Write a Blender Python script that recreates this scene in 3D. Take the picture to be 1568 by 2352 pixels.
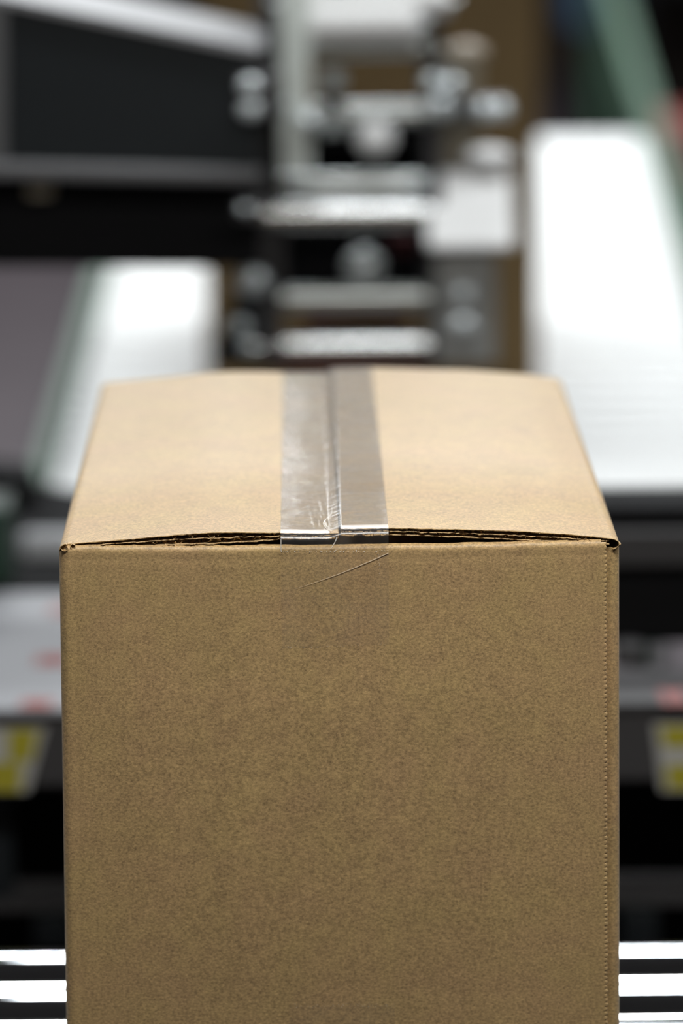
import bpy, bmesh, math, random
from mathutils import Vector, Matrix

for o in list(bpy.data.objects):
    bpy.data.objects.remove(o, do_unlink=True)
SC = bpy.context.scene
COL = SC.collection
PI = math.pi
R = math.radians

# ------------------------------------------------------------------ camera
FPX = 9800.0                                    # focal length in pixels of the 1568 x 2352 frame
CAM_LOC = Vector((-0.0164, -1.8587, 1.4009))
CAM_ROT = (Matrix.Rotation(R(-0.5349), 3, 'Z') @ Matrix.Rotation(R(90 - 11.5253), 3, 'X')
           @ Matrix.Rotation(R(-0.4486), 3, 'Z'))
cd = bpy.data.cameras.new('camera')
cd.sensor_fit = 'VERTICAL'
cd.sensor_width = 24.0
cd.sensor_height = 36.0
cd.lens = 36.0 * FPX / 2352.0
cd.clip_start = 0.05
cd.clip_end = 100
cd.dof.use_dof = True
cd.dof.focus_distance = 1.902
cd.dof.aperture_fstop = 5.0
cd.dof.aperture_ratio = 0.82
cam = bpy.data.objects.new('camera', cd)
cam.matrix_world = Matrix.Translation(CAM_LOC) @ CAM_ROT.to_4x4()
COL.objects.link(cam)
SC.camera = cam

# ------------------------------------------------------------------ world, exposure, hall lamps and added lamps
w = bpy.data.worlds.new('hall_ambient')
SC.world = w
w.use_nodes = True
w.node_tree.nodes['Background'].inputs[0].default_value = (0.90, 0.96, 1.0, 1)
w.node_tree.nodes['Background'].inputs[1].default_value = 0.03
SC.view_settings.view_transform = 'Standard'
SC.view_settings.look = 'None'
SC.view_settings.exposure = -0.12
SC.view_settings.gamma = 1.0
SC.view_settings.use_curve_mapping = False
SC.cycles.use_denoising = True
SC.cycles.max_bounces = 8
SC.cycles.transparent_max_bounces = 12
SC.cycles.sample_clamp_indirect = 6.0

LAMPS = [  # x, y, z, length, width, power  (hanging battens running across the line)
    (0.25, -0.38, 1.86, 1.3, 0.10, 16.2),  # unseen lamp added low above the box to light its front
    (0.34, 0.98, 2.05, 1.2, 0.10, 10.0),  # unseen lamp added to brighten the tape head from the front
    (0.20, 2.55, 3.0, 1.5, 0.16, 52.0),
    (0.20, 4.10, 3.0, 1.5, 0.16, 60.0),
    (-2.3, 3.2, 3.0, 1.5, 0.16, 30.0),
    (-1.9, 0.2, 3.0, 1.5, 0.16, 10.0),
    (2.6, 5.6, 3.0, 1.5, 0.16, 25.0),
    (-1.6, 7.5, 3.0, 1.5, 0.16, 40.0),
    (0.0, 6.20, 3.0, 1.5, 0.16, 30.0),  # unseen far lamp added for grazing sheen on the box top
    (0.0, 8.60, 3.0, 1.5, 0.16, 36.0),  # likewise added for sheen on the box top
]
for lx, ly, lz, ll, lw, lp in LAMPS:
    ld = bpy.data.lights.new('lamp_light', 'AREA')
    ld.shape = 'RECTANGLE'
    ld.size = ll
    ld.size_y = lw
    ld.energy = lp
    ld.color = (1.0, 0.985, 0.94) if ly < 0 else (0.965, 1.0, 1.02)
    lo = bpy.data.objects.new('lamp_light', ld)
    lo.location = (lx, ly, lz)
    COL.objects.link(lo)

# ------------------------------------------------------------------ helpers
def ray(px, py):
    return CAM_ROT @ Vector(((px - 784.0) / FPX, -(py - 1176.0) / FPX, -1.0))

def at(px, py, Y):
    """point of the sight line through a photo pixel at the distance plane y = Y"""
    d = ray(px, py)
    return CAM_LOC + d * ((Y - CAM_LOC.y) / d.y)

def atz(px, py, Z):
    d = ray(px, py)
    return CAM_LOC + d * ((Z - CAM_LOC.z) / d.z)

class Noise1:
    def __init__(self, seed, n=4096):
        r = random.Random(seed)
        self.v = [r.uniform(-1, 1) for _ in range(n)]
        self.n = n
    def __call__(self, t):
        i = math.floor(t)
        f = t - i
        f = f * f * (3 - 2 * f)
        return self.v[i % self.n] * (1 - f) + self.v[(i + 1) % self.n] * f

def lerp_table(tab, x):
    if x <= tab[0][0]:
        return tab[0][1]
    for (a, b), (c, d) in zip(tab, tab[1:]):
        if x <= c:
            return b + (d - b) * (x - a) / (c - a)
    return tab[-1][1]

class MB:
    """collects vertices and faces, builds ONE mesh object"""
    def __init__(self):
        self.v = []
        self.f = []
    def quad_grid(self, rows, closed=False):
        b = len(self.v)
        n = len(rows[0])
        for r in rows:
            self.v += [tuple(p) for p in r]
        for i in range(len(rows) - 1):
            for j in range(n if closed else n - 1):
                k = (j + 1) % n
                self.f.append((b + i * n + j, b + i * n + k, b + (i + 1) * n + k, b + (i + 1) * n + j))
        return self
    def box(self, x0, x1, y0, y1, z0, z1):
        b = len(self.v)
        self.v += [(x, y, z) for z in (z0, z1) for y in (y0, y1) for x in (x0, x1)]
        for q in ((0, 2, 3, 1), (4, 5, 7, 6), (0, 1, 5, 4), (2, 6, 7, 3), (0, 4, 6, 2), (1, 3, 7, 5)):
            self.f.append(tuple(b + i for i in q))
        return self
    def prism_y(self, poly, y0, y1):
        """polygon of (x, z), counter-clockwise seen from -y, extruded along y"""
        b = len(self.v)
        n = len(poly)
        self.v += [(x, y0, z) for x, z in poly] + [(x, y1, z) for x, z in poly]
        self.f.append(tuple(range(b, b + n)))
        self.f.append(tuple(range(b + 2 * n - 1, b + n - 1, -1)))
        for i in range(n):
            j = (i + 1) % n
            self.f.append((b + i, b + n + i, b + n + j, b + j))
        return self
    def tube(self, p, q, r, seg=20, r2=None):
        p, q = Vector(p), Vector(q)
        r2 = r if r2 is None else r2
        d = (q - p).normalized()
        u = d.orthogonal().normalized()
        w_ = d.cross(u)
        b = len(self.v)
        for c, rr in ((p, r), (q, r2)):
            for i in range(seg):
                a = 2 * PI * i / seg
                self.v.append(tuple(c + u * (rr * math.cos(a)) + w_ * (rr * math.sin(a))))
        for i in range(seg):
            j = (i + 1) % seg
            self.f.append((b + i, b + j, b + seg + j, b + seg + i))
        self.f.append(tuple(b + i for i in reversed(range(seg))))
        self.f.append(tuple(b + seg + i for i in range(seg)))
        return self
    def lathe(self, c, axis, prof, seg=24):
        """profile of (distance along axis, radius) about axis through c"""
        c, d = Vector(c), Vector(axis).normalized()
        u = d.orthogonal().normalized()
        w_ = d.cross(u)
        rows = []
        for t, rr in prof:
            rows.append([c + d * t + u * (max(rr, 1e-5) * math.cos(2 * PI * i / seg)) + w_ * (max(rr, 1e-5) * math.sin(2 * PI * i / seg)) for i in range(seg)])
        self.quad_grid(rows, True)
        return self

def finish(name, mb, mat, origin, parent=None, smooth=False, bevel=0.0, solid=0.0, fixn=True):
    me = bpy.data.meshes.new(name)
    o3 = Vector(origin)
    me.from_pydata([tuple(Vector(p) - o3) for p in mb.v], [], mb.f)
    if fixn == 'flip':
        me.flip_normals()
    elif fixn:
        bm = bmesh.new()
        bm.from_mesh(me)
        bmesh.ops.recalc_face_normals(bm, faces=bm.faces)
        bm.to_mesh(me)
        bm.free()
    me.materials.append(mat)
    if smooth:
        if smooth is True:
            me.polygons.foreach_set('use_smooth', [True] * len(me.polygons))
        else:
            me.shade_smooth() if hasattr(me, 'shade_smooth') else None
            me.set_sharp_from_angle(angle=R(smooth))
    me.update()
    o = bpy.data.objects.new(name, me)
    COL.objects.link(o)
    if parent:
        o.parent = parent
    else:
        o.location = o3
    if bevel:
        m = o.modifiers.new('bevel', 'BEVEL')
        m.width = bevel
        m.segments = 3
        m.limit_method = 'ANGLE'
    if solid:
        m = o.modifiers.new('solid', 'SOLIDIFY')
        m.thickness = solid
        m.offset = -1
    return o

def tag(o, label, cat=None, group=None, kind=None):
    if label: o['label'] = label
    if cat: o['category'] = cat
    if group: o['group'] = group
    if kind: o['kind'] = kind
    return o

class Thing:
    def __init__(self, name, label, cat, origin=(0, 0, 0), group=None):
        self.o = bpy.data.objects.new(name, None)
        self.o.empty_display_size = 0.05
        self.o.location = origin
        self.origin = Vector(origin)
        COL.objects.link(self.o)
        tag(self.o, label, cat, group)
    def part(self, name, mb, mat, parent=None, label=None, **k):
        p = finish(name, mb, mat, self.origin, parent or self.o, **k)
        if label: p['label'] = label
        return p

def single(name, mb, mat, label, cat, origin, group=None, **k):
    return tag(finish(name, mb, mat, origin, None, **k), label, cat, group)

def struct(name, mb, mat, origin=(0, 0, 0), **k):
    return tag(finish(name, mb, mat, origin, None, **k), None, None, None, 'structure')

# ------------------------------------------------------------------ materials
MATS = {}
def mat(name, col, rough=0.6, metal=0.0, spec=0.5, noise=0.0, scale=60.0, bump=0.0, stretch=(1, 1, 1), coat=0.0):
    if name in MATS: return MATS[name]
    m = bpy.data.materials.new(name)
    m.use_nodes = True
    nt = m.node_tree
    b = nt.nodes['Principled BSDF']
    b.inputs['Base Color'].default_value = (*col, 1)
    b.inputs['Roughness'].default_value = rough
    b.inputs['Metallic'].default_value = metal
    b.inputs['Specular IOR Level'].default_value = spec
    b.inputs['Coat Weight'].default_value = coat
    if noise or bump:
        tc = nt.nodes.new('ShaderNodeTexCoord')
        mp = nt.nodes.new('ShaderNodeMapping')
        mp.inputs['Scale'].default_value = stretch
        n = nt.nodes.new('ShaderNodeTexNoise')
        n.inputs['Scale'].default_value = scale
        n.inputs['Detail'].default_value = 5
        nt.links.new(tc.outputs['Object'], mp.inputs[0])
        nt.links.new(mp.outputs[0], n.inputs['Vector'])
        if noise:
            r = nt.nodes.new('ShaderNodeValToRGB')
            r.color_ramp.elements[0].position = 0.3
            r.color_ramp.elements[1].position = 0.7
            r.color_ramp.elements[0].color = (*[c * (1 - noise) for c in col], 1)
            r.color_ramp.elements[1].color = (*[min(1, c * (1 + noise)) for c in col], 1)
            nt.links.new(n.outputs['Fac'], r.inputs[0])
            nt.links.new(r.outputs[0], b.inputs['Base Color'])
        if bump:
            bp = nt.nodes.new('ShaderNodeBump')
            bp.inputs['Strength'].default_value = bump
            bp.inputs['Distance'].default_value = 0.001
            nt.links.new(n.outputs['Fac'], bp.inputs['Height'])
            nt.links.new(bp.outputs[0], b.inputs['Normal'])
    MATS[name] = m
    return m

def kraft(name, col, sheen=0.2):
    m = bpy.data.materials.new(name)
    m.use_nodes = True
    nt = m.node_tree
    L = nt.links.new
    b = nt.nodes['Principled BSDF']
    tc = nt.nodes.new('ShaderNodeTexCoord')
    def noise(scale, detail, st=(1, 1, 1), rough=0.6):
        mp = nt.nodes.new('ShaderNodeMapping')
        mp.inputs['Scale'].default_value = st
        n = nt.nodes.new('ShaderNodeTexNoise')
        n.inputs['Scale'].default_value = scale
        n.inputs['Detail'].default_value = detail
        n.inputs['Roughness'].default_value = rough
        L(tc.outputs['Object'], mp.inputs[0])
        L(mp.outputs[0], n.inputs['Vector'])
        return n.outputs['Fac']
    def math_(op, a, c):
        n = nt.nodes.new('ShaderNodeMath')
        n.operation = op
        for i, s in enumerate((a, c)):
            if isinstance(s, (int, float)): n.inputs[i].default_value = s
            else: L(s, n.inputs[i])
        return n.outputs[0]
    fib = noise(800, 3, (0.85, 0.85, 1.15), 0.7)          # paper fibres, short and level
    fine = noise(2300, 2, (0.8, 0.8, 1.0), 0.6)
    mott = noise(120, 4)                                   # cloudy mottling
    big = noise(16, 3, (1.4, 1.4, 0.6))
    s = math_('ADD', math_('MULTIPLY', math_('SUBTRACT', fib, 0.5), 1.8), math_('MULTIPLY', math_('SUBTRACT', fine, 0.5), 1.0))
    s = math_('ADD', s, math_('MULTIPLY', math_('SUBTRACT', mott, 0.5), 0.42))
    s = math_('ADD', s, math_('MULTIPLY', math_('SUBTRACT', big, 0.5), 0.22))
    # sparse dark specks
    vo = nt.nodes.new('ShaderNodeTexVoronoi')
    vo.inputs['Scale'].default_value = 42
    L(tc.outputs['Object'], vo.inputs['Vector'])
    wn = nt.nodes.new('ShaderNodeSeparateColor')
    L(vo.outputs['Color'], wn.inputs[0])
    keep = math_('LESS_THAN', wn.outputs[0], 0.10)
    spot = math_('LESS_THAN', vo.outputs['Distance'], 0.016)
    speck = math_('MULTIPLY', keep, spot)
    s = math_('SUBTRACT', s, math_('MULTIPLY', speck, 0.55))
    k = math_('ADD', s, 1.0)
    vm = nt.nodes.new('ShaderNodeVectorMath')
    vm.operation = 'SCALE'
    vm.inputs[0].default_value = col
    L(k, vm.inputs['Scale'])
    # warm / cool drift
    mix = nt.nodes.new('ShaderNodeMix')
    mix.data_type = 'RGBA'
    mix.blend_type = 'MULTIPLY'
    mix.inputs[0].default_value = 1.0
    rp = nt.nodes.new('ShaderNodeValToRGB')
    rp.color_ramp.elements[0].position = 0.35
    rp.color_ramp.elements[1].position = 0.65
    rp.color_ramp.elements[0].color = (1.0, 0.97, 0.98, 1)
    rp.color_ramp.elements[1].color = (1.0, 1.02, 0.94, 1)
    L(noise(30, 3), rp.inputs[0])
    L(vm.outputs[0], mix.inputs[6])
    L(rp.outputs[0], mix.inputs[7])
    L(mix.outputs[2], b.inputs['Base Color'])
    b.inputs['Roughness'].default_value = 0.46
    b.inputs['Specular IOR Level'].default_value = 0.5
    b.inputs['Sheen Weight'].default_value = sheen
    b.inputs['Sheen Roughness'].default_value = 0.5
    bp = nt.nodes.new('ShaderNodeBump')
    bp.inputs['Strength'].default_value = 0.22
    bp.inputs['Distance'].default_value = 0.00025
    L(math_('ADD', fib, math_('MULTIPLY', mott, 0.8)), bp.inputs['Height'])
    L(bp.outputs[0], b.inputs['Normal'])
    return m

KRAFT = kraft('kraft_board', (0.505, 0.340, 0.160))
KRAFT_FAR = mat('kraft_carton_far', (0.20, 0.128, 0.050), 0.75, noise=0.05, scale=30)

def tape_material(name, tint, wrinkle, rough, gain=1.0, haze=0.3):
    m = bpy.data.materials.new(name)
    m.use_nodes = True
    nt = m.node_tree
    L = nt.links.new
    nt.nodes.clear()
    out = nt.nodes.new('ShaderNodeOutputMaterial')
    tr = nt.nodes.new('ShaderNodeBsdfTransparent')
    tr.inputs[0].default_value = (*tint, 1)
    gl = nt.nodes.new('ShaderNodeBsdfGlossy')
    gl.inputs['Roughness'].default_value = rough
    gl.inputs['Color'].default_value = (1, 1, 1, 1)
    lw_ = nt.nodes.new('ShaderNodeLayerWeight')
    lw_.inputs['Blend'].default_value = 0.5
    pw = nt.nodes.new('ShaderNodeMath')
    pw.operation = 'POWER'
    L(lw_.outputs['Facing'], pw.inputs[0])
    pw.inputs[1].default_value = 5.0
    fr = nt.nodes.new('ShaderNodeMath')
    fr.operation = 'MULTIPLY_ADD'
    L(pw.outputs[0], fr.inputs[0])
    fr.inputs[1].default_value = 0.94 * gain
    fr.inputs[2].default_value = 0.06 * gain
    mx = nt.nodes.new('ShaderNodeMixShader')
    tc = nt.nodes.new('ShaderNodeTexCoord')
    mp = nt.nodes.new('ShaderNodeMapping')
    mp.inputs['Scale'].default_value = (0.25, 1.0, 1.0)
    n = nt.nodes.new('ShaderNodeTexNoise')
    n.inputs['Scale'].default_value = 260
    n.inputs['Detail'].default_value = 4
    L(tc.outputs['Object'], mp.inputs[0])
    L(mp.outputs[0], n.inputs['Vector'])
    n2 = nt.nodes.new('ShaderNodeTexNoise')
    n2.inputs['Scale'].default_value = 55
    n2.inputs['Detail'].default_value = 3
    L(tc.outputs['Object'], n2.inputs['Vector'])
    ad = nt.nodes.new('ShaderNodeMath')
    ad.operation = 'MULTIPLY_ADD'
    L(n2.outputs['Fac'], ad.inputs[0])
    ad.inputs[1].default_value = 2.2
    L(n.outputs['Fac'], ad.inputs[2])
    bp = nt.nodes.new('ShaderNodeBump')
    bp.inputs['Strength'].default_value = wrinkle
    bp.inputs['Distance'].default_value = 0.0004
    L(ad.outputs[0], bp.inputs['Height'])
    L(bp.outputs[0], gl.inputs['Normal'])
    L(bp.outputs[0], lw_.inputs['Normal'])
    # silvery haze where the film has not bonded fully
    df = nt.nodes.new('ShaderNodeBsdfDiffuse')
    df.inputs[0].default_value = (0.62, 0.58, 0.53, 1)
    rp = nt.nodes.new('ShaderNodeValToRGB')
    rp.color_ramp.elements[0].position = 0.38
    rp.color_ramp.elements[1].position = 0.72
    rp.color_ramp.elements[0].color = (haze * .45,) * 3 + (1,)
    rp.color_ramp.elements[1].color = (min(1, haze * 2.2),) * 3 + (1,)
    hm = nt.nodes.new('ShaderNodeMath')
    hm.operation = 'MULTIPLY_ADD'
    L(n2.outputs['Fac'], hm.inputs[0])
    hm.inputs[1].default_value = 0.6
    hs = nt.nodes.new('ShaderNodeMath')
    hs.operation = 'MULTIPLY'
    L(n.outputs['Fac'], hs.inputs[0])
    hs.inputs[1].default_value = 0.45
    L(hs.outputs[0], hm.inputs[2])
    L(hm.outputs[0], rp.inputs[0])
    m2 = nt.nodes.new('ShaderNodeMixShader')
    L(rp.outputs[0], m2.inputs[0])
    L(tr.outputs[0], m2.inputs[1])
    L(df.outputs[0], m2.inputs[2])
    L(fr.outputs[0], mx.inputs[0])
    L(m2.outputs[0], mx.inputs[1])
    L(gl.outputs[0], mx.inputs[2])
    L(mx.outputs[0], out.inputs[0])
    return m

TAPE = tape_material('clear_tape', (0.87, 0.865, 0.86), 0.4, 0.16, 1.0, 0.2)
TAPE_FLAT = tape_material('clear_tape_flat', (0.99, 0.987, 0.985), 0.2, 0.3, 0.35, 0.03)
TAPE_FOLD = tape_material('clear_tape_fold', (0.97, 0.968, 0.965), 0.1, 0.3, 1.5, 0.02)
GLINT = mat('tape_crease', (0.92, 0.88, 0.80), 0.5, spec=0.5)  # opaque pale colour standing in for highlights on the clear film
CREASE = mat('tape_fold_line', (0.72, 0.58, 0.41), 0.5)

STEEL = mat('polished_steel', (0.88, 0.90, 0.90), 0.22, 0.9)
ZINC = mat('zinc_steel', (0.80, 0.84, 0.83), 0.30, 0.85)
ROLLER = mat('roller_steel', (0.58, 0.61, 0.63), 0.05, 1.0)
BOLT = mat('zinc_bolt', (0.86, 0.92, 0.93), 0.25, 0.35)
ALU = mat('aluminium_bar', (0.84, 0.90, 0.85), 0.45, 0.1)
BLACK = mat('black_paint', (0.010, 0.010, 0.011), 0.7, spec=0.08)
BLACKG = mat('black_rubber', (0.006, 0.006, 0.006), 0.8, spec=0.15)
SLATE = mat('slate_panel', (0.017, 0.021, 0.024), 0.5, spec=0.3)
DGREY = mat('dark_grey_paint', (0.068, 0.066, 0.068), 0.5, spec=0.3)
MGREY = mat('mid_grey_paint', (0.16, 0.16, 0.165), 0.5)
LGREY = mat('light_grey_paint', (0.52, 0.53, 0.55), 0.45)
WHITE = mat('white_paint', (0.88, 0.88, 0.87), 0.4)
GREYP = mat('grey_plate', (0.42, 0.43, 0.42), 0.42, 0.3)
TANP = mat('tan_plate', (0.26, 0.225, 0.165), 0.5)
GREEN = mat('green_frame', (0.052, 0.118, 0.07), 0.5)
YELLOW = mat('yellow_print', (0.46, 0.41, 0.035), 0.5)
RED = mat('red_print', (0.34, 0.09, 0.08), 0.5)
DRED = mat('dark_red_cover', (0.15, 0.022, 0.03), 0.5)
BLUE = mat('blue_plastic', (0.03, 0.085, 0.16), 0.5)
FLOORM = mat('floor_paint', (0.092, 0.075, 0.083), 0.6, noise=0.12, scale=4)
WALLM = mat('wall_paint', (0.055, 0.036, 0.022), 0.8, noise=0.15, scale=2)
CEILM = mat('ceiling_paint', (0.35, 0.35, 0.34), 0.8, noise=0.05, scale=2)
ROLLW = mat('pale_roller', (0.86, 0.87, 0.86), 0.35)

# ------------------------------------------------------------------ setting
struct('floor', MB().box(-7, 7, -5, 12.2, -0.1, 0), FLOORM)
struct('wall_back', MB().box(-7, 7, 12.0, 12.2, 0, 3.6), WALLM)
struct('ceiling', MB().box(-7, 7, -5, 12.2, 3.6, 3.7), CEILM)
for i, (lx, ly, lz, ll, lw, lp) in enumerate(LAMPS):
    where = ['nearest the camera over the exit rollers', 'over the tape head', 'over the waiting carton', 'over the pale rollers',
             'left of the pale rollers', 'left of the sealed carton', 'right of the pale rollers', 'far left near the end of the hall', 'behind the rack end of the white rollers', 'farthest from the camera over the line'][i]
    t = Thing('ceiling_lamp', 'long ceiling batten lamp ' + where, 'lamp', (lx, ly, lz + 0.02), 'ceiling batten lamps')
    t.part('housing', MB().prism_y([(lx - ll / 2, lz + .03), (lx + ll / 2, lz + .03), (lx + ll / 2 - .03, lz + .09), (lx - ll / 2 + .03, lz + .09)], ly - lw / 2, ly + lw / 2), WHITE)
    for s in (-1, 1):
        t.part('hanger', MB().tube((lx + s * ll * .35, ly, lz + .085), (lx + s * ll * .35, ly, 3.6), 0.006, 10), ZINC)

# ------------------------------------------------------------------ the carton
W2, LEN, H, Z0 = 0.125, 0.4264, 0.258, 0.75
ZT = Z0 + H
box = Thing('cardboard_box', 'sealed brown cardboard box with clear tape, in focus on the exit rollers', 'box', (0, 0, Z0))

def wide(z):                                    # the walls stand out a little towards the bottom
    return 1.0 + 0.012 * (1 - (z - Z0) / H)
nA, nB, nC, nD = Noise1(1), Noise1(2), Noise1(3), Noise1(4)
def bul(x, z):
    u, v = x / W2, (z - Z0) / H
    k = max(0.0, 1 - u * u)
    score = .00016 * math.exp(-((x + .1178) / .0011) ** 2) + .00012 * math.exp(-((z - ZT + .0062) / .0010) ** 2)
    return score - 0.0009 * k * math.sin(PI * min(max(v, 0), 1)) + 0.00018 * k * (nA(x * 60) + nB(z * 45))
def foldz(x):
    return -0.0013 * max(0, 1 - (x / W2) ** 2) + 0.00022 * nC(x * 120)
RC, RF = 0.004, 0.0030                          # corner and fold radii
XS = 0.1165                                     # where the scalloped edge begins

zs = [Z0 + (H - RF) * i / 200 for i in range(201)]
def front_cols():
    c = []
    for i in range(7):                          # half of the left corner
        a = R(45 + 45 * i / 6)
        c.append((-W2 + RC - RC * math.cos(a), RC - RC * math.sin(a)))
    n = 240
    for i in range(1, n + 1):
        c.append((-W2 + RC + (XS + W2 - RC) * i / n, 0.0))
    return c
FC = front_cols()
rows = []
for z in zs:
    rows.append([(x * wide(z), y + bul(x, z), z + foldz(x) * (z - Z0) / H) for x, y in FC])
for i in range(1, 9):                           # fold over the top
    a = R(90) * i / 8
    rows.append([(x, y * (1 - i / 8) + bul(x, ZT - RF) + RF * (1 - math.cos(a)) * 1.0, ZT - RF + RF * math.sin(a) + foldz(x)) for x, y in FC])
fp = box.part('front_panel', MB().quad_grid(rows), KRAFT, smooth=True)
# inner flap, folded back under the outer flaps
rows = []
for k in range(14):
    d = RF + 0.085 * k / 13
    rows.append([(min(max(x, -W2 + 0.004), W2 - .004), d + bul(x, ZT - RF), ZT + foldz(x) - (0.0005 + 0.010 * math.sin(PI * .5 * min(1, k / 3)) * (1 - (x / W2) ** 4)) * (1 if k else 0)) for x, y in FC])
box.part('inner_flap', MB().quad_grid(rows), KRAFT, smooth=True)
# scalloped cut edge of the front panel
PITCH = 0.00213
mb = MB()
rows = []
rj = random.Random(5)
jit = [rj.uniform(-.00016, .00016) for _ in range(200)]
nz = int((H - 0.0015) / PITCH * 8)
for i in range(nz + 1):
    z = Z0 + 0.0005 + (H - 0.0015) * i / nz
    t = (z - Z0) / PITCH
    ph = t - math.floor(t)
    tooth = math.sqrt(max(0, 1 - (2 * ph - 1) ** 2)) * (0.65 + 0.35 * (1 - (z - Z0) / H))
    j = jit[int(t) % 200]
    xe = 0.11835 + 0.00105 * tooth + j
    s = wide(z)
    zz = z + foldz(XS) * (z - Z0) / H
    top = max(0.0, (z - (ZT - RF)) / RF)
    yb = RF * (1 - math.sqrt(max(0, 1 - min(1, top) ** 2)))
    b_ = bul(XS, z)
    dish = 0.00035 * tooth
    rows.append([(XS * s, b_ + yb, zz), ((XS + .0008) * s, b_ * .8 + yb + .0001, zz), ((xe - .0007) * s, yb + b_ * .5 - dish * .4, zz), ((xe - .0002) * s, yb + .0002, zz), (xe * s, .0009 + yb, zz), ((xe - .0001) * s, .0034 + yb, zz)])
mb.quad_grid(rows)
box.part('serrated_edge', mb, KRAFT, fp, smooth=55)
# side panels with the right one running on as the glue tab
def wall(name, pts, ztop=None, par=None):
    rows = []
    for i in range(41):
        f = i / 40
        rows.append([])
        for x, y in pts:
            zt = ztop(x, y) if ztop else ZT - RF
            z = Z0 + (zt - Z0) * f
            rows[-1].append((x * wide(z), y, z))
    return box.part(name, MB().quad_grid(rows), KRAFT, par, smooth=True)
def arc(cx, cy, r, a0, a1, n=6):
    return [(cx + r * math.cos(R(a0 + (a1 - a0) * i / n)), cy + r * math.sin(R(a0 + (a1 - a0) * i / n))) for i in range(n + 1)]
def seg(p, q, n):
    return [(p[0] + (q[0] - p[0]) * i / n, p[1] + (q[1] - p[1]) * i / n) for i in range(n + 1)]
TY = 0.0033                                     # the tab lies one board thickness behind the front panel
wall('side_panel', arc(-W2 + RC, RC, RC, 225, 180) + seg((-W2, RC), (-W2, LEN - RC), 20)[1:] + arc(-W2 + RC, LEN - RC, RC, 180, 135)[1:])
sp = wall('side_panel', arc(W2 - RC, LEN - RC, RC, 45, 0) + seg((W2, LEN - RC), (W2, TY + RC), 20)[1:] + arc(W2 - RC, TY + RC, RC, 0, -45)[1:],
          lambda x, y: ZT - RF - (0.0 if y > .02 else 0.0016 * max(0, (W2 - x) / 0.0012)))
wall('glue_tab', arc(W2 - RC, TY + RC, RC, -45, -90) + seg((W2 - RC, TY), (0.1, TY), 6)[1:],
     lambda x, y: ZT - 0.0040 - 0.0004 * nC(x * 900), sp)
wall('back_panel', arc(-W2 + RC, LEN - RC, RC, 135, 90) + seg((-W2 + RC, LEN), (W2 - RC, LEN), 30)[1:] + arc(W2 - RC, LEN - RC, RC, 90, 45)[1:])
box.part('bottom_panel', MB().box(-W2 * 1.011, W2 * 1.011, .002, LEN - .002, Z0, Z0 + .004), KRAFT)

# outer flaps: three liners with fluting between, cut along the front
ZB_L = [(-.125, 0), (-.115, .0007), (-.097, .0019), (-.070, .0041), (-.0605, .0047), (-.045, .0049), (-.027, .0043), (-.002, .0041)]
ZB_R = [(.0005, .0060), (.0246, .0061), (.055, .0051), (.078, .0043), (.107, .0021), (.118, .0007), (.125, 0)]
TH_L = [(-.125, .0024), (-.097, .0028), (-.075, .0042), (-.055, .0050), (-.040, .0042), (-.027, .0030), (-.002, .0024)]
TH_R = [(.0005, .0030), (.0246, .0031), (.055, .0034), (.080, .0040), (.107, .0033), (.125, .0024)]
nR = Noise1(11)
def zb(side, x, y):
    t = ZB_L if side < 0 else ZB_R
    h = sum(lerp_table(t, x + d) for d in (-.006, -.003, 0, .003, .006)) / 5
    if abs(x) > .118: h = lerp_table(t, x)
    back = y / LEN
    return h * (1 + 0.25 * math.sin(PI * back) * (1 - abs(x) / W2) + .15 * back) + .0001 * nR(x * 90 + y * 17) * (1 - abs(x) / W2)
def droop(x, y):
    return .0012 * max(0, 1 - y / .0065) ** 1.5 if -.0268 < x < .0223 else 0.0
def th(side, x):
    return lerp_table(TH_L if side < 0 else TH_R, x)
nE = [Noise1(20 + i) for i in range(8)]
def ragged(k, x, amp):
    n = nE[k]
    return amp * (0.5 * n(x * 350) + 0.35 * n(x * 1300 + 50) + 0.3 * max(0, n(x * 2600 + 9)))
SEAM = {-1: -.0004, 1: .0006}
def yfront(x):
    e = 0.0018
    if -.027 < x < .0225: e = 0.0030
    return e
def flap_sheet(side, layer, nx=420):
    """layer 0 outer, 1 middle, 2 inner liner"""
    x0 = -W2 if side < 0 else W2
    xs = [x0 + (SEAM[side] - x0) * i / nx for i in range(nx + 1)]
    fr = (0.0, 0.52, 1.0)[layer]
    cols = []
    if layer == 0:
        for i in range(8):                       # the fold from the side panel
            a = R(90) * i / 8
            cols.append((side * (W2 - RF + RF * math.cos(a)), -RF + RF * math.sin(a), True))
        xs = [x for x in xs if abs(x) < W2 - RF]
    else:
        xs = [x for x in xs if abs(x) < W2 - .0045]
    prof = []
    for x, dz, f in cols:
        prof.append((x, lambda y, dz=dz: ZT + dz))
    for x in xs:
        crush = 0.10 * nE[layer](x * 500) * (1 if layer == 1 else .35)
        prof.append((x, lambda y, x=x, crush=crush: ZT + zb(side, x, y) - droop(x, y) - th(side, x) * (fr + crush * math.exp(-max(0, y) / .004)) ))
    ys = [0, .0006, .0015, .003, .006, .012, .025, .05, .08, .12, .16, .2, .24, .28, .32, .36, .40, LEN - .008, LEN - .001]
    if layer: ys = [0, .0006, .0015, .003, .006, .012, .025, .05]
    rows = []
    for k, yy in enumerate(ys):
        row = []
        for x, fz in prof:
            y = yy
            yf = yfront(x) + ragged(layer, x, (.0004, .0014, .0012)[layer]) + (0, .0003, .0002)[layer]
            if k < 5: y = yy + yf * (1 - k / 5)
            z = fz(y)
            if k == 0 and layer == 0 and abs(x) < W2 - RF: z -= .0003 + .0002 * nE[6](x * 900)
            row.append((x * (1 if abs(x) > .12 else 1), y, z))
        rows.append(row)
    return MB().quad_grid(rows)
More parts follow.
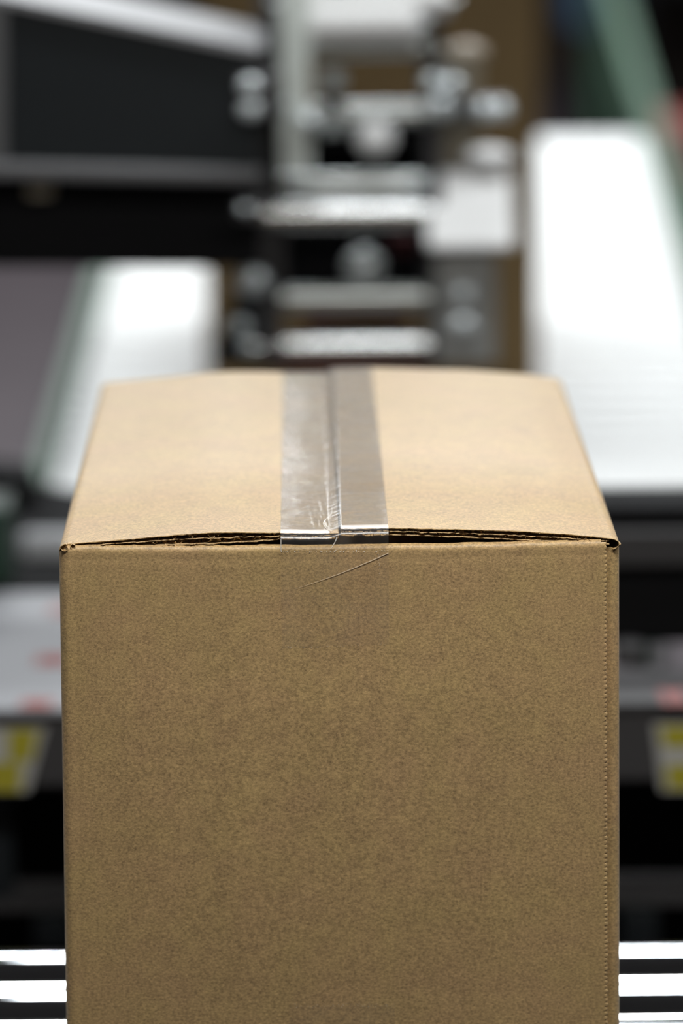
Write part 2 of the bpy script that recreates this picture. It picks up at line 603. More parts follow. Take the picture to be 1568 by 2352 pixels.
def flute_sheet(side, lo, nx=420):
    x0 = -(W2 - .005) if side < 0 else W2 - .005
    fr0, fr1 = ((0.0, .52), (.52, 1.0))[lo]
    rows = []
    lam = .0068
    for k in range(17):
        row = []
        for i in range(nx + 1):
            x = x0 + (SEAM[side] - x0) * i / nx
            ph = 1.0 * nE[4 + lo](x * 80 + side * 7) + 1.5 * nE[6](x * 800 + lo * 31) + (PI if lo else 0)
            yf = yfront(x) + .0019 + ragged(3 + lo, x, .0030)
            y = yf + .0145 * k / 16
            c = 0.5 + 0.46 * math.sin(2 * PI * y / lam + ph)
            zt = zb(side, x, y) - droop(x, y) - th(side, x) * (fr0 + (fr1 - fr0) * c)
            row.append((x, y, ZT + zt))
        rows.append(row)
    return MB().quad_grid(rows)
for side in (-1, 1):
    f = box.part('top_flap', flap_sheet(side, 0), KRAFT, smooth=True, solid=0.00045, fixn=True)
    box.part('middle_liner', flap_sheet(side, 1), KRAFT, f, smooth=True, solid=0.00042)
    box.part('inner_liner', flap_sheet(side, 2), KRAFT, f, smooth=True, solid=0.0005)
    for lo in (0, 1):
        box.part('fluting', flute_sheet(side, lo), KRAFT, f, smooth=True, solid=0.00022)

# crushed curl of board at the left top corner, and the open fold at the right
def scroll(cx, cz, r, a0, a1, turns, y0, y1, n=26, sq=1.0):
    rows = []
    for y in (y0, y0 + .0006, y1):
        row = []
        for i in range(n + 1):
            a = R(a0 + (a1 - a0) * i / n)
            rr = r * (1 - turns * i / n) * (1 + .12 * nD(i * .8))
            row.append((cx + rr * math.cos(a) * sq, y + .0002 * nD(i * 1.3 + 4), cz + rr * math.sin(a)))
        rows.append(row)
    return MB().quad_grid(rows)
box.part('corner_fold', scroll(-.1222, ZT - .0014, .0023, 60, 400, .45, -.0003, .006), KRAFT, smooth=True, solid=.0004)
box.part('corner_fold', scroll(-.1188, ZT - .0008, .0014, 20, 250, .3, .0000, .006), KRAFT, smooth=True, solid=.0003)
box.part('corner_fold', MB().quad_grid([[( .1252 - .0034 * i / 8, y, ZT - .0022 - .0024 * math.sin(R(90) * i / 8) * (1 if y < .004 else .8)) for i in range(9)] for y in (.0026, .0032, .007)]), KRAFT, smooth=True, solid=.0005)

TAPE_FIX = 'flip'
# clear tape over the seam, down the front and the back
XA, XB = -.0262, .0218
def ztape(x, y):
    xl, xr = -.0045, -.0002
    if x < xl: h = zb(-1, x, y)
    elif x > xr + .0009: h = zb(1, x, y)
    else:
        t = (x - xl) / (xr + .0009 - xl)
        h = zb(-1, xl, y) * (1 - t) + zb(1, .0008, y) * t
    wr = 0.0
    if x < 0:
        g = math.exp(-((x + .006) / .006) ** 2) * math.exp(-((y - .02) / .04) ** 2)
        wr = .00007 * g * (nA(x * 700 + y * 40) + .6 * nB(y * 160 + x * 100))
    wr += .00003 * nC(x * 160 + 3) + .00004 * nD(y * 55 + x * 20)
    return ZT + h + .00022 + abs(wr)
ncol = 96
cx = [XA + (XB - XA) * i / ncol for i in range(ncol + 1)]
rows = []
ysb = [LEN - .0005 - (LEN - .012) * (i / 90) ** 0.75 for i in range(91)]
for dz in (.045, .02, .006):
    rows.append([(x, LEN + .0005, ZT - dz) for x in cx])
rows.append([(x, LEN + .0008, ZT + .002) for x in cx])
for y in ysb:
    rows.append([(x, y, ztape(x, y)) for x in cx])
nt_ = Noise1(33)
def nose(x, k):
    zt = ztape(x, .004)
    w1 = .00025 * nt_(x * 420)
    p = [(.0080, 0.0), (.0062, -.00003), (.0046, -.00018), (.0032, -.0005), (.0021, -.0009), (.0012, -.0014), (.0004, -.0021), (-.0002, -.0029)]
    return (x, p[k][0] + (w1 if k > 3 else 0), zt + p[k][1])
rows.append([nose(x, 0) for x in cx])
top_rows = rows
rows = [top_rows[-1]]
for k in range(1, 8):
    rows.append([nose(x, k) for x in cx])
ZTOUCH = ZT - .0042
for k in range(1, 6):
    f = k / 6
    row = []
    for x in cx:
        a = nose(x, 7)
        ye = bul(x, ZTOUCH) - .00016
        row.append((x, a[1] * (1 - f) + ye * f - .0004 * math.sin(PI * f) + .00015 * nt_(x * 300 + k), a[2] * (1 - f) + ZTOUCH * f))
    rows.append(row)
top_t = box.part('sealing_tape', MB().quad_grid(top_rows), TAPE, smooth=True, fixn=TAPE_FIX, label='glossy clear tape over the top seam')
box.part('tape_fold', MB().quad_grid(rows), TAPE_FOLD, top_t, smooth=True, fixn='flip')
rows = []
for k in range(31):
    f = k / 30
    row = []
    for i, x in enumerate(cx):
        zend = ZT - .0468 - .0004 * (i % 3) + .0008 * (x / .024)
        z = ZTOUCH * (1 - f) + zend * f
        row.append((x, bul(x, z) - .00016 - .00004 * nA(x * 200 + z * 90), z))
    rows.append(row)
box.part('tape_tail', MB().quad_grid(rows), TAPE_FLAT, top_t, smooth=True, fixn='flip')
# bubbles with painted sparkle where tape meets panel, slanting crease, painted end glints
rb = random.Random(9)
def bead(mb, x, z, r, y=None):
    c = Vector((x, (bul(x, z) - .0002) if y is None else y, z))
    b = len(mb.v)
    mb.v += [tuple(c + Vector((r * dx, r * .3 * dy, r * dz))) for dx, dy, dz in ((-1, 0, 0), (0, 0, -.7), (1, 0, 0), (0, 0, .7), (0, -1, 0))]
    mb.f += [(b, b + 1, b + 4), (b + 1, b + 2, b + 4), (b + 2, b + 3, b + 4), (b + 3, b, b + 4)]
mb = MB()
for i in range(85):
    x = XA + (XB - XA) * rb.random()
    bead(mb, x, ZTOUCH + .0003 + rb.gauss(0, .00022), rb.choice((.00012, .00018, .00026)))
for i in range(16):
    bead(mb, .0175 + rb.gauss(0, .0012), ZT - .0108 + rb.gauss(0, .0018), .00013)
for i in range(34):
    x = XA + (XB - XA) * rb.random()
    bead(mb, x, ZT - .0472 + .0008 * (x / .024) + rb.gauss(0, .00012), rb.choice((.00009, .00012)))
bead(mb, -.0233, ZT - .0474, .0003)
bead(mb, -.0222, ZT - .0476, .0002)
bb = box.part('air_bubbles', mb, GLINT, top_t, label='tiny pale air bubbles under the tape')
bb['kind'] = 'stuff'
def crease(pts, w0):
    mb = MB()
    rows = []
    n = len(pts)
    for i, (x, y, z, k) in enumerate(pts):
        rows.append([(x, y - w0 * k * .3, z - w0 * k), (x, y - w0 * k * .15, z), (x, y, z + w0 * k)])
    mb.quad_grid(rows)
    return mb
pts = []
for i in range(25):
    f = i / 24
    x = .0217 - .0418 * f
    z = ZT - .0049 - .0160 * f - .0008 * math.sin(PI * f)
    pts.append((x, bul(x, z) - .00026, z, 1 - .9 * f ** 1.6))
box.part('crease', crease(pts, .00020), CREASE, top_t, label='pale slanting crease in the tape')
mb = MB()
rows = []
for i in range(22):                              # wrinkle standing up left of the seam
    f = i / 21
    y = .0015 + .050 * f
    x = -.0030 - .0045 * math.sin(PI * min(1, f * 1.3)) * (1 - .3 * f)
    z = ztape(x, y)
    k = .00022 * (1 - .85 * f)
    rows.append([(x - k, y, z + .00003), (x, y, z + k * .9), (x + k, y, z + .00003)])
box.part('crease', mb.quad_grid(rows), GLINT, top_t, label='thin pale wrinkle beside the seam')  # highlight along the wrinkle is put into its pale colour
mb = MB()
rows = []
for i in range(10):
    f = i / 9
    z = ZT + .0028 - .0052 * f
    x = -.0012 - .0026 * f ** 1.5
    rows.append([(x - .0003 * (1 - .4 * f), -.0007, z), (x, -.0010, z), (x + .0003 * (1 - .4 * f), -.0007, z)])
box.part('crease', mb.quad_grid(rows), GLINT, top_t, label='bright fold of tape at the seam end')  # pale opaque strip paints the highlight on this fold
mb = MB()
rows = []
for i in range(8):                               # highlight on the film edge across the gap, painted as a pale strip
    z = ZT + .0022 - .0058 * i / 7
    rows.append([(XA - .0001, -.0009, z), (XA + .0002, -.0011, z), (XA + .0003, -.0008, z)])
box.part('film_edge', mb.quad_grid(rows), GLINT, top_t)
# lower tape: its torn end reaches up the front panel
rows = []
for k in range(16):
    f = k / 15
    row = []
    for i in range(121):
        x = -.0245 + .048 * i / 120
        tri = abs((i / 5.0) % 2 - 1)
        z = Z0 + .0005 + (.0418 + .0016 * tri * (0.4 + .6 * abs(nA(i * .11)))) * f
        row.append((x, bul(x, z) - .00016, z))
    rows.append(row)
bt = box.part('lower_tape', MB().quad_grid(rows), TAPE_FLAT, smooth=True, fixn=False, label='serrated end of clear tape near the bottom')
mb = MB()
for i in range(40):
    x = -.0235 + .046 * rb.random()
    bead(mb, x, Z0 + .0425 + rb.uniform(-.0006, .0012), rb.choice((.0001, .00016)))
bb = box.part('air_bubbles', mb, GLINT, bt)  # pale beads painted as glints along the torn end
bb['kind'] = 'stuff'

# ------------------------------------------------------------------ exit roller conveyor under the box
conv = Thing('roller_conveyor', 'steel exit roller conveyor under the sealed box', 'conveyor', (0, .05, 0))
RR, RP = 0.0302, 0.0630
ys = [0.224 - RP * i for i in range(4)]
for y in ys:
    r_ = conv.part('roller', MB().lathe((-.36, y, Z0 - RR), (1, 0, 0), [(0, .006), (0, RR - .003), (.002, RR), (.718, RR), (.72, RR - .003), (.72, .006)], 40), ROLLER, smooth=40)
    conv.part('shaft', MB().tube((-.385, y, Z0 - RR), (.385, y, Z0 - RR), .006, 12), ZINC, r_, smooth=40)
for s in (-1, 1):
    rail = [(s * .365, .675), (s * .365, .745), (s * .372, .745), (s * .372, .685), (s * .40, .685), (s * .40, .675)]
    conv.part('side_rail', MB().prism_y(rail if s < 0 else rail[::-1], ys[-1] - .05, .262), MGREY)
    for y in (ys[-1] + .05, .20):
        conv.part('leg', MB().box(s * .385 - .02, s * .385 + .02, y - .02, y + .02, 0, .675), MGREY)
for y in (ys[-1] + .05, .20):
    conv.part('cross_brace', MB().box(-.37, .37, y - .012, y + .012, .22, .25), MGREY)

# ------------------------------------------------------------------ the sealing machine: base
base = Thing('case_sealing_machine', 'black sealing machine base with warning stickers behind the box', 'machine', (0.02, 1.3, 0))
YF = 0.78
z_hi = at(60, 1640, YF).z
z_lo = at(60, 1812, YF).z
XL, XR = -.42, .46
base.part('bed', MB().box(-.10, .12, .275, 1.58, .70, .748), BLACK)
for k in range(9):
    yy = .32 + .055 * k
    base.part('bed_roller', MB().tube((-.095, yy, .729), (.115, yy, .729), .0205, 20), ZINC, smooth=40)
for s, xa, xb in ((-1, XL, -.105), (1, .135, XR)):
    base.part('front_cover', MB().box(xa, xb, YF, YF + .03, z_lo, z_hi), DGREY, bevel=.004)
base.part('skirt_panel', MB().box(XL + .02, XR - .02, YF + .10, YF + .12, .30, z_lo + .01), BLACKG)
zb0, zb1 = at(60, 2075, YF + .06).z, at(60, 2040, YF + .06).z
base.part('cross_beam', MB().box(XL, XR, YF + .04, YF + .08, zb0, zb1), DGREY)
for px in (125, 1465):
    p = at(px, 2110, YF + .04)
    base.part('bracket', MB().box(p.x - .012, p.x + .012, YF + .02, YF + .06, p.z - .014, zb0), SLATE, bevel=.002)
p = at(8, 1930, YF + .05)
base.part('upright', MB().box(p.x - .016, p.x + .006, YF + .04, YF + .07, zb1, z_lo), SLATE)
for x in (XL + .03, XR - .03):
    for y in (YF + .06, 1.55):
        base.part('leg', MB().box(x - .03, x + .03, y - .03, y + .03, 0, .70), BLACK)
for x in (XL + .03, XR - .03):
    base.part('side_beam', MB().box(x - .03, x + .03, YF + .03, 1.58, .62, z_lo + .02), BLACK)
# left deck plate, pale grey with red prints
yl = atz(60, 1372, z_hi).y
dl = base.part('deck_plate', MB().box(XL, -.105, YF - .004, yl, z_hi, z_hi + .004), mat('deck_grey', (.36, .365, .39), .45), label='pale grey deck plate with red prints')
for px, py, w_, d_ in ((122, 1515, .022, .03), (85, 1615, .020, .022), (150, 1400, .02, .03)):
    p = atz(px, py, z_hi + .0045)
    base.part('red_print', MB().prism_y([(p.x - w_ / 2, z_hi + .004), (p.x + w_ / 2, z_hi + .004), (p.x + w_ / 2, z_hi + .0046), (p.x - w_ / 2, z_hi + .0046)], p.y - d_ / 2, p.y + d_ / 2), RED, dl)
yr = atz(1500, 1552, z_hi).y
dr = base.part('deck_plate', MB().box(.135, XR, YF - .004, yr, z_hi, z_hi + .004), DGREY, label='dark grey deck plate with red print')
for px, w_ in ((1532, .007), (1566, .007)):
    p = atz(px, 1600, z_hi + .0045)
    base.part('red_print', MB().box(p.x - w_ / 2, p.x + w_ / 2, p.y - .02, p.y + .02, z_hi + .004, z_hi + .0046), RED, dr)
# warning stickers on the covers
def sticker(poly, yellow, n):
    pts = [at(px, py, YF - .0006) for px, py in poly]
    s = base.part('warning_sticker', MB().prism_y([(p.x, p.z) for p in pts], YF - .0008, YF), mat('sticker_white', (.55, .55, .53), .5), label='white sticker with yellow warning panels')
    for q in yellow:
        pts = [at(px, py, YF - .001) for px, py in q]
        base.part('yellow_panel', MB().prism_y([(p.x, p.z) for p in pts], YF - .0012, YF - .0008), YELLOW, s)
sticker([(-140, 1820), (62, 1820), (104, 1672), (-140, 1672)],
        [[(18, 1748), (72, 1748), (88, 1676), (18, 1676)], [(-120, 1818), (46, 1818), (50, 1752), (-120, 1752)]], 0)
sticker([(1520, 1818), (1740, 1818), (1740, 1662), (1502, 1662)],
        [[(1524, 1716), (1700, 1716), (1700, 1668), (1516, 1668)], [(1532, 1812), (1700, 1812), (1700, 1756), (1528, 1756)]], 1)
# columns and top beam carrying the head
for x in (-.36, .40):
    base.part('column', MB().box(x - .03, x + .03, 1.42, 1.50, .70, 1.78), BLACK, bevel=.004)
base.part('top_beam', MB().box(-.39, .43, 1.42, 1.50, 1.70, 1.78), BLACK, bevel=.004)

# belt drives each side of the line
YD = YF + .16
p0, p1 = at(1398, 1552, YD), at(1400, 1163, YD)
bd = Thing('belt_drive', 'black belt drive unit right of the box, below the white rollers', 'machine part', (.3, YD + .2, z_hi + .004))
bd.part('housing', MB().box(p1.x - .03, XR - .01, YD, YD + .07, z_hi + .004, p1.z), BLACK, bevel=.004)
za, zc = at(1500, 1292, YD).z, at(1500, 1212, YD).z
bd.part('guide_bar', MB().box(p1.x - .03, XR - .02, YD - .012, YD, za, zc), DGREY, bevel=.002)
pm = at(1442, 1612, YD - .05)
bd.part('pulley', MB().lathe((pm.x, YD - .055, z_hi + .004), (0, 0, 1), [(0, .004), (0, .012), (.012, .012), (.014, .010), (.014, .001)], 24), DGREY, smooth=40)
YG = 1.22
g0, g1 = at(60, 1338, YG), at(60, 1236, YG)
bl = Thing('belt_drive', 'grey drive motor on black mount left of the box', 'machine part', (-.2, YG + .1, z_hi - .03))
bl.part('mount', MB().box(XL + .02, -.12, yl + .005, 1.48, z_lo + .021, z_hi + .004), BLACK, bevel=.003)
zm = at(60, 1290, YG).z
bl.part('motor', MB().lathe((at(48, 1290, YG).x, YG + .03, zm), (1, 0, 0), [(0, .001), (0, .015), (.004, .018), (.09, .018), (.094, .015), (.094, .001)], 28), LGREY, smooth=40)
bl.part('motor_base', MB().box(at(60, 1290, YG).x, -.12, YG + .005, YG + .055, z_hi + .003, zm - .012), BLACK)
YK = 1.42
kp = [at(px, py, YK) for px, py in ((-380, 1400), (200, 1400), (200, 1166), (84, 1150), (66, 1096), (-380, 1050))]
bl.part('guard', MB().prism_y([(p.x, max(p.z, z_hi + .004)) for p in kp], YK, YK + .06), BLACK, bevel=.003)
ka, kb = at(-150, 1452, yl + .02), at(18, 1170, yl + .02)
bl.part('terminal_box', MB().box(ka.x, kb.x, yl + .02, yl + .09, z_hi + .003, kb.z), mat('dark_green_box', (.016, .05, .03), .5), bevel=.003, label='dark green terminal box')

# ------------------------------------------------------------------ tape head in the middle
YH = 1.30
head = Thing('tape_head', 'steel tape head with chrome rollers between plates, above the line', 'machine part', (at(800, 840, YH).x, YH + .05, at(800, 840, YH).z))
def hbox(name, px0, py0, px1, py1, y0, y1, m, parent=None, bevel=.002, label=None):
    a, b = at(px0, py1, y0), at(px1, py0, y0)
    return head.part(name, MB().box(a.x, b.x, y0, y1, a.z, b.z), m, parent, bevel=bevel, label=label)
pl = hbox('side_plate', 600, -260, 640, 838, YH - .02, YH + .16, DGREY)
prr = hbox('side_plate', 984, -260, 1012, 838, YH - .02, YH + .16, DGREY)
hbox('hanger_bar', 655, -2200, 960, -230, YH + .02, YH + .20, BLACK)
hbox('upright_bar', 645, -240, 708, 400, YH - .05, YH - .02, ALU, label='pale aluminium upright bar')
hbox('back_plate', 640, 275, 985, 700, YH + .13, YH + .14, BLACK)
tp = hbox('tan_post', 1018, 120, 1104, 838, YH + .04, YH + .07, TANP, label='tan coloured post')
c = at(1070, 118, YH + .055)
head.part('post_cap', MB().lathe((c.x, YH + .055, c.z), (0, 0, 1), [(-.008, .001), (-.008, .015), (.002, .015), (.006, .010), (.008, .001)], 24), mat('tan_cap', (.42, .35, .27), .4), tp, smooth=True)
gp = hbox('grey_plate', 1000, 566, 1140, 836, YH - .03, YH - .015, GREYP, label='grey steel plate with two bolts')
# rollers: px x0, x1, centre y, radius mm
for x0, x1, yc, rad, dy, m in ((640, 1030, 6, 12, -.02, WHITE), (705, 960, 58, 15, -.03, WHITE), (640, 1000, 108, 8, .0, ZINC),
                               (690, 990, 262, 9, .03, ZINC), (632, 984, 424, 8, .0, ZINC), (590, 984, 493, 10, -.025, STEEL),
                               (632, 984, 684, 9, .0, ZINC), (575, 1000, 797, 9, -.01, STEEL)):
    y = YH + dy
    a, b = at(x0, yc, y), at(x1, yc, y)
    r_ = head.part('roller', MB().lathe((a.x, y, (a.z + b.z) / 2), (1, 0, 0), [(0, .002), (0, rad * .001 - .001), (.001, rad * .001), (b.x - a.x - .001, rad * .001), (b.x - a.x, rad * .001 - .001), (b.x - a.x, .002)], 32), m, smooth=40)
    head.part('axle', MB().tube((a.x - .006, y, (a.z + b.z) / 2), (b.x + .006, y, (a.z + b.z) / 2), .003, 10), ZINC, r_)
# shaped inner parts
hbox('cutter_cover', 700, 722, 940, 768, YH + .04, YH + .05, DRED, label='dark red cover with yellow print')
hbox('yellow_print', 745, 742, 900, 760, YH + .0385, YH + .04, mat('dull_yellow', (.20, .15, .02), .6), bevel=0)
hbox('red_tab', 900, 540, 955, 585, YH + .05, YH + .06, DRED)
hbox('lower_bar', 610, 822, 1010, 852, YH + .06, YH + .08, DRED)
def dome(name, px, py, Y, r, m, parent=None):
    c = at(px, py, Y)
    prof = [(-.004, .001), (-.004, r), (0, r)] + [(r * .8 * math.sin(R(a)), r * math.cos(R(a))) for a in (15, 30, 45, 60, 75, 89)]
    return head.part(name, MB().lathe((c.x, Y, c.z), (0, -1, .35), prof, 24), m, parent, smooth=True)
def disc(name, px, py, Y, rx, t, m, parent=None):
    c = at(px, py, Y)
    return head.part(name, MB().lathe((c.x, Y, c.z), (0, -1, 0), [(-.004, .001), (-.004, rx), (t * .6, rx), (t, rx * .7), (t * 1.15, rx * .35), (t * 1.2, .0005)], 20), m, parent, smooth=True)
kn = dome('knob', 862, 318, YH - .02, .014, WHITE)
dome('knob', 835, 612, YH + .0, .014, BOLT)
for px, py, Y, r_ in ((575, 197, 1.118, .005), (575, 252, 1.118, .005), (640, 243, YH - .05, .005), (600, 180, YH - .0, .004), (765, 182, YH, .006), (708, 280, YH - .052, .005), (765, 286, YH, .006),
                      (993, 188, YH - .022, .005), (1037, 196, YH - .022, .005), (1010, 246, YH - .024, .006), (1048, 246, YH - .01, .004), (1112, 252, YH + .02, .005), (1150, 252, YH + .02, .005),
                      (577, 646, YH - .02, .0085), (548, 748, YH - .02, .005), (572, 797, YH - .02, .004), (563, 480, 1.118, .0025), (960, 424, YH - .02, .004)):
    dome('bolt', px, py, Y, r_ * 1.45, BOLT)
for py in (674, 748):
    dome('bolt', 1062, py, YH - .032, .009, BOLT, gp)
# bars and shafts carrying the inner bolts and knobs
hbox('inner_bar', 742, 150, 788, 312, YH + .004, YH + .014, DGREY)
for px, py, y0 in ((862, 318, YH - .018), (835, 612, YH + .002)):
    c = at(px, py, y0)
    head.part('shaft', MB().tube((c.x, y0, c.z), (c.x, YH + .131, c.z), .005, 12), DGREY)
hbox('bolt_lug', 556, 700, 600, 838, YH - .018, YH - .012, SLATE)
# side brackets which carry the outer bolts
hbox('bracket', 548, 172, 650, 274, 1.120, 1.134, DGREY)
hbox('spacer', 612, 190, 644, 260, 1.134, YH - .02, DGREY)
hbox('bracket', 1010, 168, 1060, 264, YH - .018, YH - .006, DGREY)
hbox('bracket', 1040, 226, 1168, 276, YH + .022, YH + .040, MGREY)
a = [at(px, py, YH - .016) for px, py in ((500, 838), (604, 838), (604, 600), (552, 600), (534, 700), (482, 838))]
head.part('bracket', MB().prism_y([(p.x, p.z) for p in a], YH - .016, YH + .02), SLATE, bevel=.002)
hbox('bracket', 545, 462, 606, 508, 1.120, 1.134, DGREY)
hbox('spacer', 597, 470, 606, 500, 1.134, YH - .02, DGREY)
# metal glare painted white on a block sloped to catch light; round white knob
a, b = at(984, 572, YH - .04), at(1180, 416, YH - .04)
wb = head.part('white_block', MB().quad_grid([[(a.x, YH - .045, a.z), (b.x, YH - .045, a.z)], [(a.x, YH - .045, a.z + .004), (b.x, YH - .045, a.z + .004)],
                                             [(a.x, YH + .000, b.z), (b.x, YH + .000, b.z)], [(a.x, YH + .03, b.z), (b.x, YH + .03, b.z)], [(a.x, YH + .03, a.z), (b.x, YH + .03, a.z)], [(a.x, YH - .045, a.z), (b.x, YH - .045, a.z)]]), WHITE, label='bright white sloping block')
mbk = MB()
for x in (a.x, b.x):
    k = len(mbk.v)
    mbk.v += [(x, YH - .045, a.z), (x, YH - .045, a.z + .004), (x, YH + .000, b.z), (x, YH + .03, b.z), (x, YH + .03, a.z)]
    mbk.f.append(tuple(range(k, k + 5)))
head.part('end_cap', mbk, WHITE, wb)
c = at(1125, 394, YH - .0)
head.part('white_knob', MB().lathe((c.x, YH + .005, b.z), (0, 0, 1), [(0, .001), (0, .006), (.006, .006), (.006, .016), (.014, .0185), (.019, .014), (.022, .001)], 28), WHITE, wb, smooth=True)

# ------------------------------------------------------------------ dark cover at upper left
YC = 1.14
cover = Thing('machine_cover', 'dark slate machine cover with pale sloping top, upper left', 'machine part', (at(300, 600, YC).x, YC + .1, at(300, 600, YC).z))
def poly(pts, Y): return [(at(px, py, Y).x, at(px, py, Y).z) for px, py in pts]
cover.part('panel', MB().prism_y(poly([(-420, 366), (596, 392), (596, 128), (-420, -82)], YC), YC, YC + .17), SLATE, bevel=.002)
cover.part('top_plate', MB().prism_y(poly([(-420, -82), (596, 128), (604, 112), (-420, -98)], YC), YC - .004, YC + .18), mat('cover_top_grey', (.36, .36, .37), .45))
cover.part('lower_lip', MB().prism_y(poly([(-420, 402), (600, 424), (600, 388), (-420, 362)], YC - .01), YC - .012, YC + .03), MGREY, bevel=.004)
cover.part('edge_strip', MB().prism_y(poly([(-30, 364), (10, 366), (10, 2), (-30, -8)], YC), YC - .004, YC), MGREY)
cover.part('beam', MB().prism_y(poly([(-420, 612), (560, 616), (600, 606), (600, 418), (-420, 400)], YC + .03), YC + .03, YC + .20), BLACK, bevel=.003)
c = at(88, 422, YC)
cover.part('latch', MB().box(c.x - .008, c.x + .008, YC + .012, YC + .03, c.z - .012, c.z + .008), TANP, bevel=.002)
pt = at(-400, 0, YC)
cover.part('support_post', MB().box(-.39, -.345, YC + .20, 1.42, pt.z - .12, pt.z - .06), BLACK)

# ------------------------------------------------------------------ infeed conveyor with pale rollers and green frame, rising away from the machine
n0l, n0r = at(106, 1140, 1.62), at(1705, 1140, 1.62)
WIN = (n0r.x - n0l.x)
XC = (n0r.x + n0l.x) / 2
ZI, YI = n0l.z, 1.62
SL = math.tan(R(4.6))
LI = 1.56
SK = math.tan(R(1.4))                            # the infeed line runs slightly to the right
inf = Thing('roller_conveyor', 'infeed conveyor with white rollers and green frame in the background', 'conveyor', (XC, YI + LI / 2, 0))
npitch = .0455
nrol = int(LI / npitch)
xi0, xi1 = XC - WIN / 2, XC + WIN / 2
rm = None
for i in range(nrol):
    y = YI + .02 + i * npitch
    z = ZI + SL * (y - YI)
    if rm is None:
        rm = inf.part('roller', MB().lathe((xi0, y, z - .021), (1, 0, 0), [(0, .004), (0, .018), (.002, .021), (WIN - .002, .021), (WIN, .018), (WIN, .004)], 24), ROLLW, smooth=40)
    else:
        c = rm.copy()
        COL.objects.link(c)
        c.parent = inf.o
        c.location = (SK * (y - YI - .02), y - YI - .02, SL * (y - YI - .02))
for s, x in ((-1, xi0 - .004), (1, xi1 + .004)):
    x2 = x + s * (.012 if s < 0 else .022)
    ya, yb_ = YI - .01, YI + LI + .05
    mb = MB()
    top, bot = .010, -.085
    ext = .0 if s < 0 else 1.5
    pts = [(x, ya), (x2, ya), (x2, yb_ + ext), (x, yb_ + ext)]
    b = len(mb.v)
    mb.v += [(px + SK * (py - YI), py, ZI + SL * (py - YI) + bot) for px, py in pts] + [(px + SK * (py - YI), py, ZI + SL * (py - YI) + top) for px, py in pts]
    for q in ((0, 3, 2, 1), (4, 5, 6, 7), (0, 1, 5, 4), (1, 2, 6, 5), (2, 3, 7, 6), (3, 0, 4, 7)):
        mb.f.append(q)
    inf.part('side_rail', mb, GREEN)
    for y in (YI + .06, YI + LI - .06) + ((YI + LI + 1.4,) if s > 0 else ()):
        inf.part('leg', MB().box(min(x, x2) + SK * (y - YI), max(x, x2) + SK * (y - YI), y - .03, y + .03, 0, ZI + SL * (y - YI) - .07), GREEN)

# tall carton waiting on the infeed rollers
YW = 1.95
zc_ = ZI + SL * (YW + .3 - YI) + .012
ca, cb = at(470, 500, YW), at(1236, 500, YW)
cart = Thing('cardboard_box', 'tall plain brown carton waiting on white rollers behind the tape head', 'box', ((ca.x + cb.x) / 2, YW + .15, ZI + SL * (YW - YI)))
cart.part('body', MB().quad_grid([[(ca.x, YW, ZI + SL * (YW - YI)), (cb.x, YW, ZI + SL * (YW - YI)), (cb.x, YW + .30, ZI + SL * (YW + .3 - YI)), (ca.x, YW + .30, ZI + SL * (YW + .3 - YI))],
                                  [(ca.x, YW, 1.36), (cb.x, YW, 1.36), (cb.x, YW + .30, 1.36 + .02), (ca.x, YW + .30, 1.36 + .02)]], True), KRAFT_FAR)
xm = (ca.x + cb.x) / 2
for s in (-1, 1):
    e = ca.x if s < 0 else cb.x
    cart.part('top_flap', MB().quad_grid([[(e, YW, 1.36), (e, YW + .3, 1.38)], [(xm + s * .001, YW, 1.364), (xm + s * .001, YW + .3, 1.384)]]), KRAFT_FAR, solid=.004)

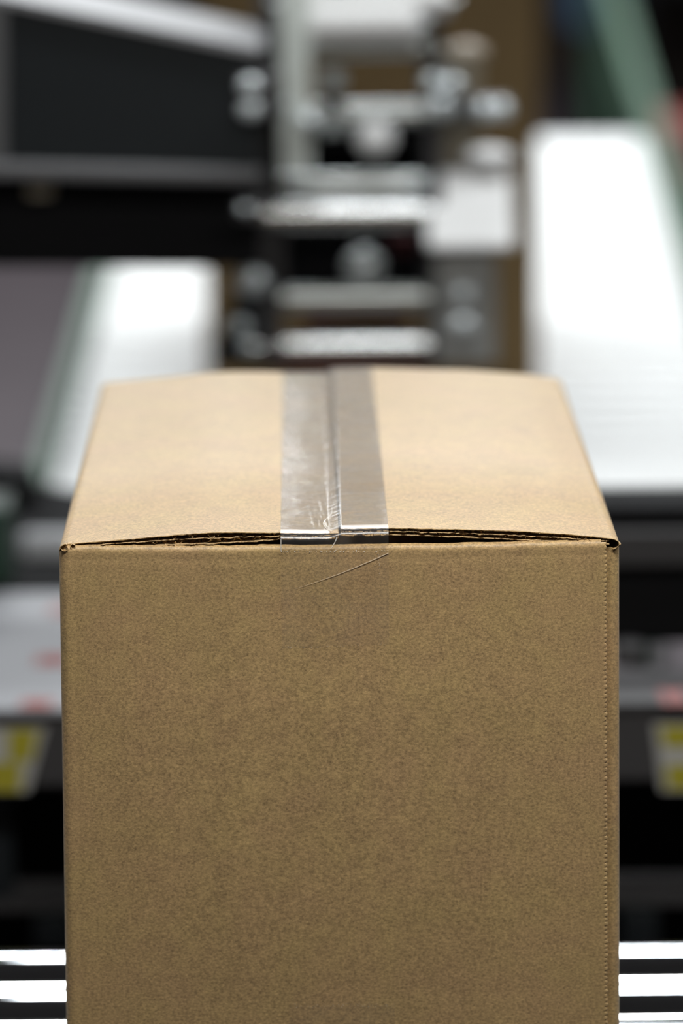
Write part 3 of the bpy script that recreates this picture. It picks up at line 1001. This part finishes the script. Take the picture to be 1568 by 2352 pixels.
# ------------------------------------------------------------------ far background
def bin_(name, label, cat, px0, py0, px1, py1, Y, depth, m, stand):
    a, b = at(px0, py1, Y), at(px1, py0, Y)
    t = Thing(name, label, cat, ((a.x + b.x) / 2, Y + depth / 2, 0))
    x0, x1, z0, z1 = a.x, b.x, a.z, b.z
    k = .012
    t.part('body', MB().quad_grid([[(x0 + k, Y + k, z0), (x1 - k, Y + k, z0), (x1 - k, Y + depth - k, z0), (x0 + k, Y + depth - k, z0)], [(x0, Y, z1), (x1, Y, z1), (x1, Y + depth, z1), (x0, Y + depth, z1)]], True), m, solid=.006)
    t.part('floor_panel', MB().box(x0 + k, x1 - k, Y + k, Y + depth - k, z0, z0 + .006), m)
    rim = MB()
    rim.box(x0 - .01, x1 + .01, Y - .01, Y + .006, z1 - .02, z1).box(x0 - .01, x1 + .01, Y + depth - .006, Y + depth + .01, z1 - .02, z1)
    rim.box(x0 - .01, x0 + .006, Y + .006, Y + depth - .006, z1 - .02, z1).box(x1 - .006, x1 + .01, Y + .006, Y + depth - .006, z1 - .02, z1)
    t.part('rim', rim, m)
    if stand:
        for x in (x0 + .03, x1 - .03):
            for y in (Y + .03, Y + depth - .03):
                t.part('leg', MB().box(x - .015, x + .015, y - .015, y + .015, 0, z0), BLACK)
    return t
bin_('storage_bin', 'blurred blue bin at the top of the picture, right of the tape head', 'bin', 1310, -120, 1440, 70, 6.9, .35, BLUE, True)
bin_('storage_bin', 'blurred red bin at the right edge beside the white rollers', 'bin', 1548, 300, 1700, 430, 4.4, .3, RED, True)
# dark storage rack behind on the right
rk = Thing('storage_rack', 'dark storage rack in the far background at upper right', 'rack', (at(1600, 100, 8.0).x, 8.2, 0))
ra, rb_ = at(1440, 100, 8.0).x, at(2300, 100, 8.0).x
for x in (ra, rb_):
    for y in (8.0, 8.5):
        rk.part('post', MB().box(x - .03, x + .03, y - .03, y + .03, 0, 1.9), BLACK)
for z in (.12, .62, 1.15, 1.7):
    rk.part('shelf', MB().box(ra - .03, rb_ + .03, 7.97, 8.53, z, z + .04), BLACK)
rk.part('back_sheet', MB().box(ra, rb_, 8.53, 8.54, .05, 1.9), mat('rack_back', (.03, .022, .016), .8))
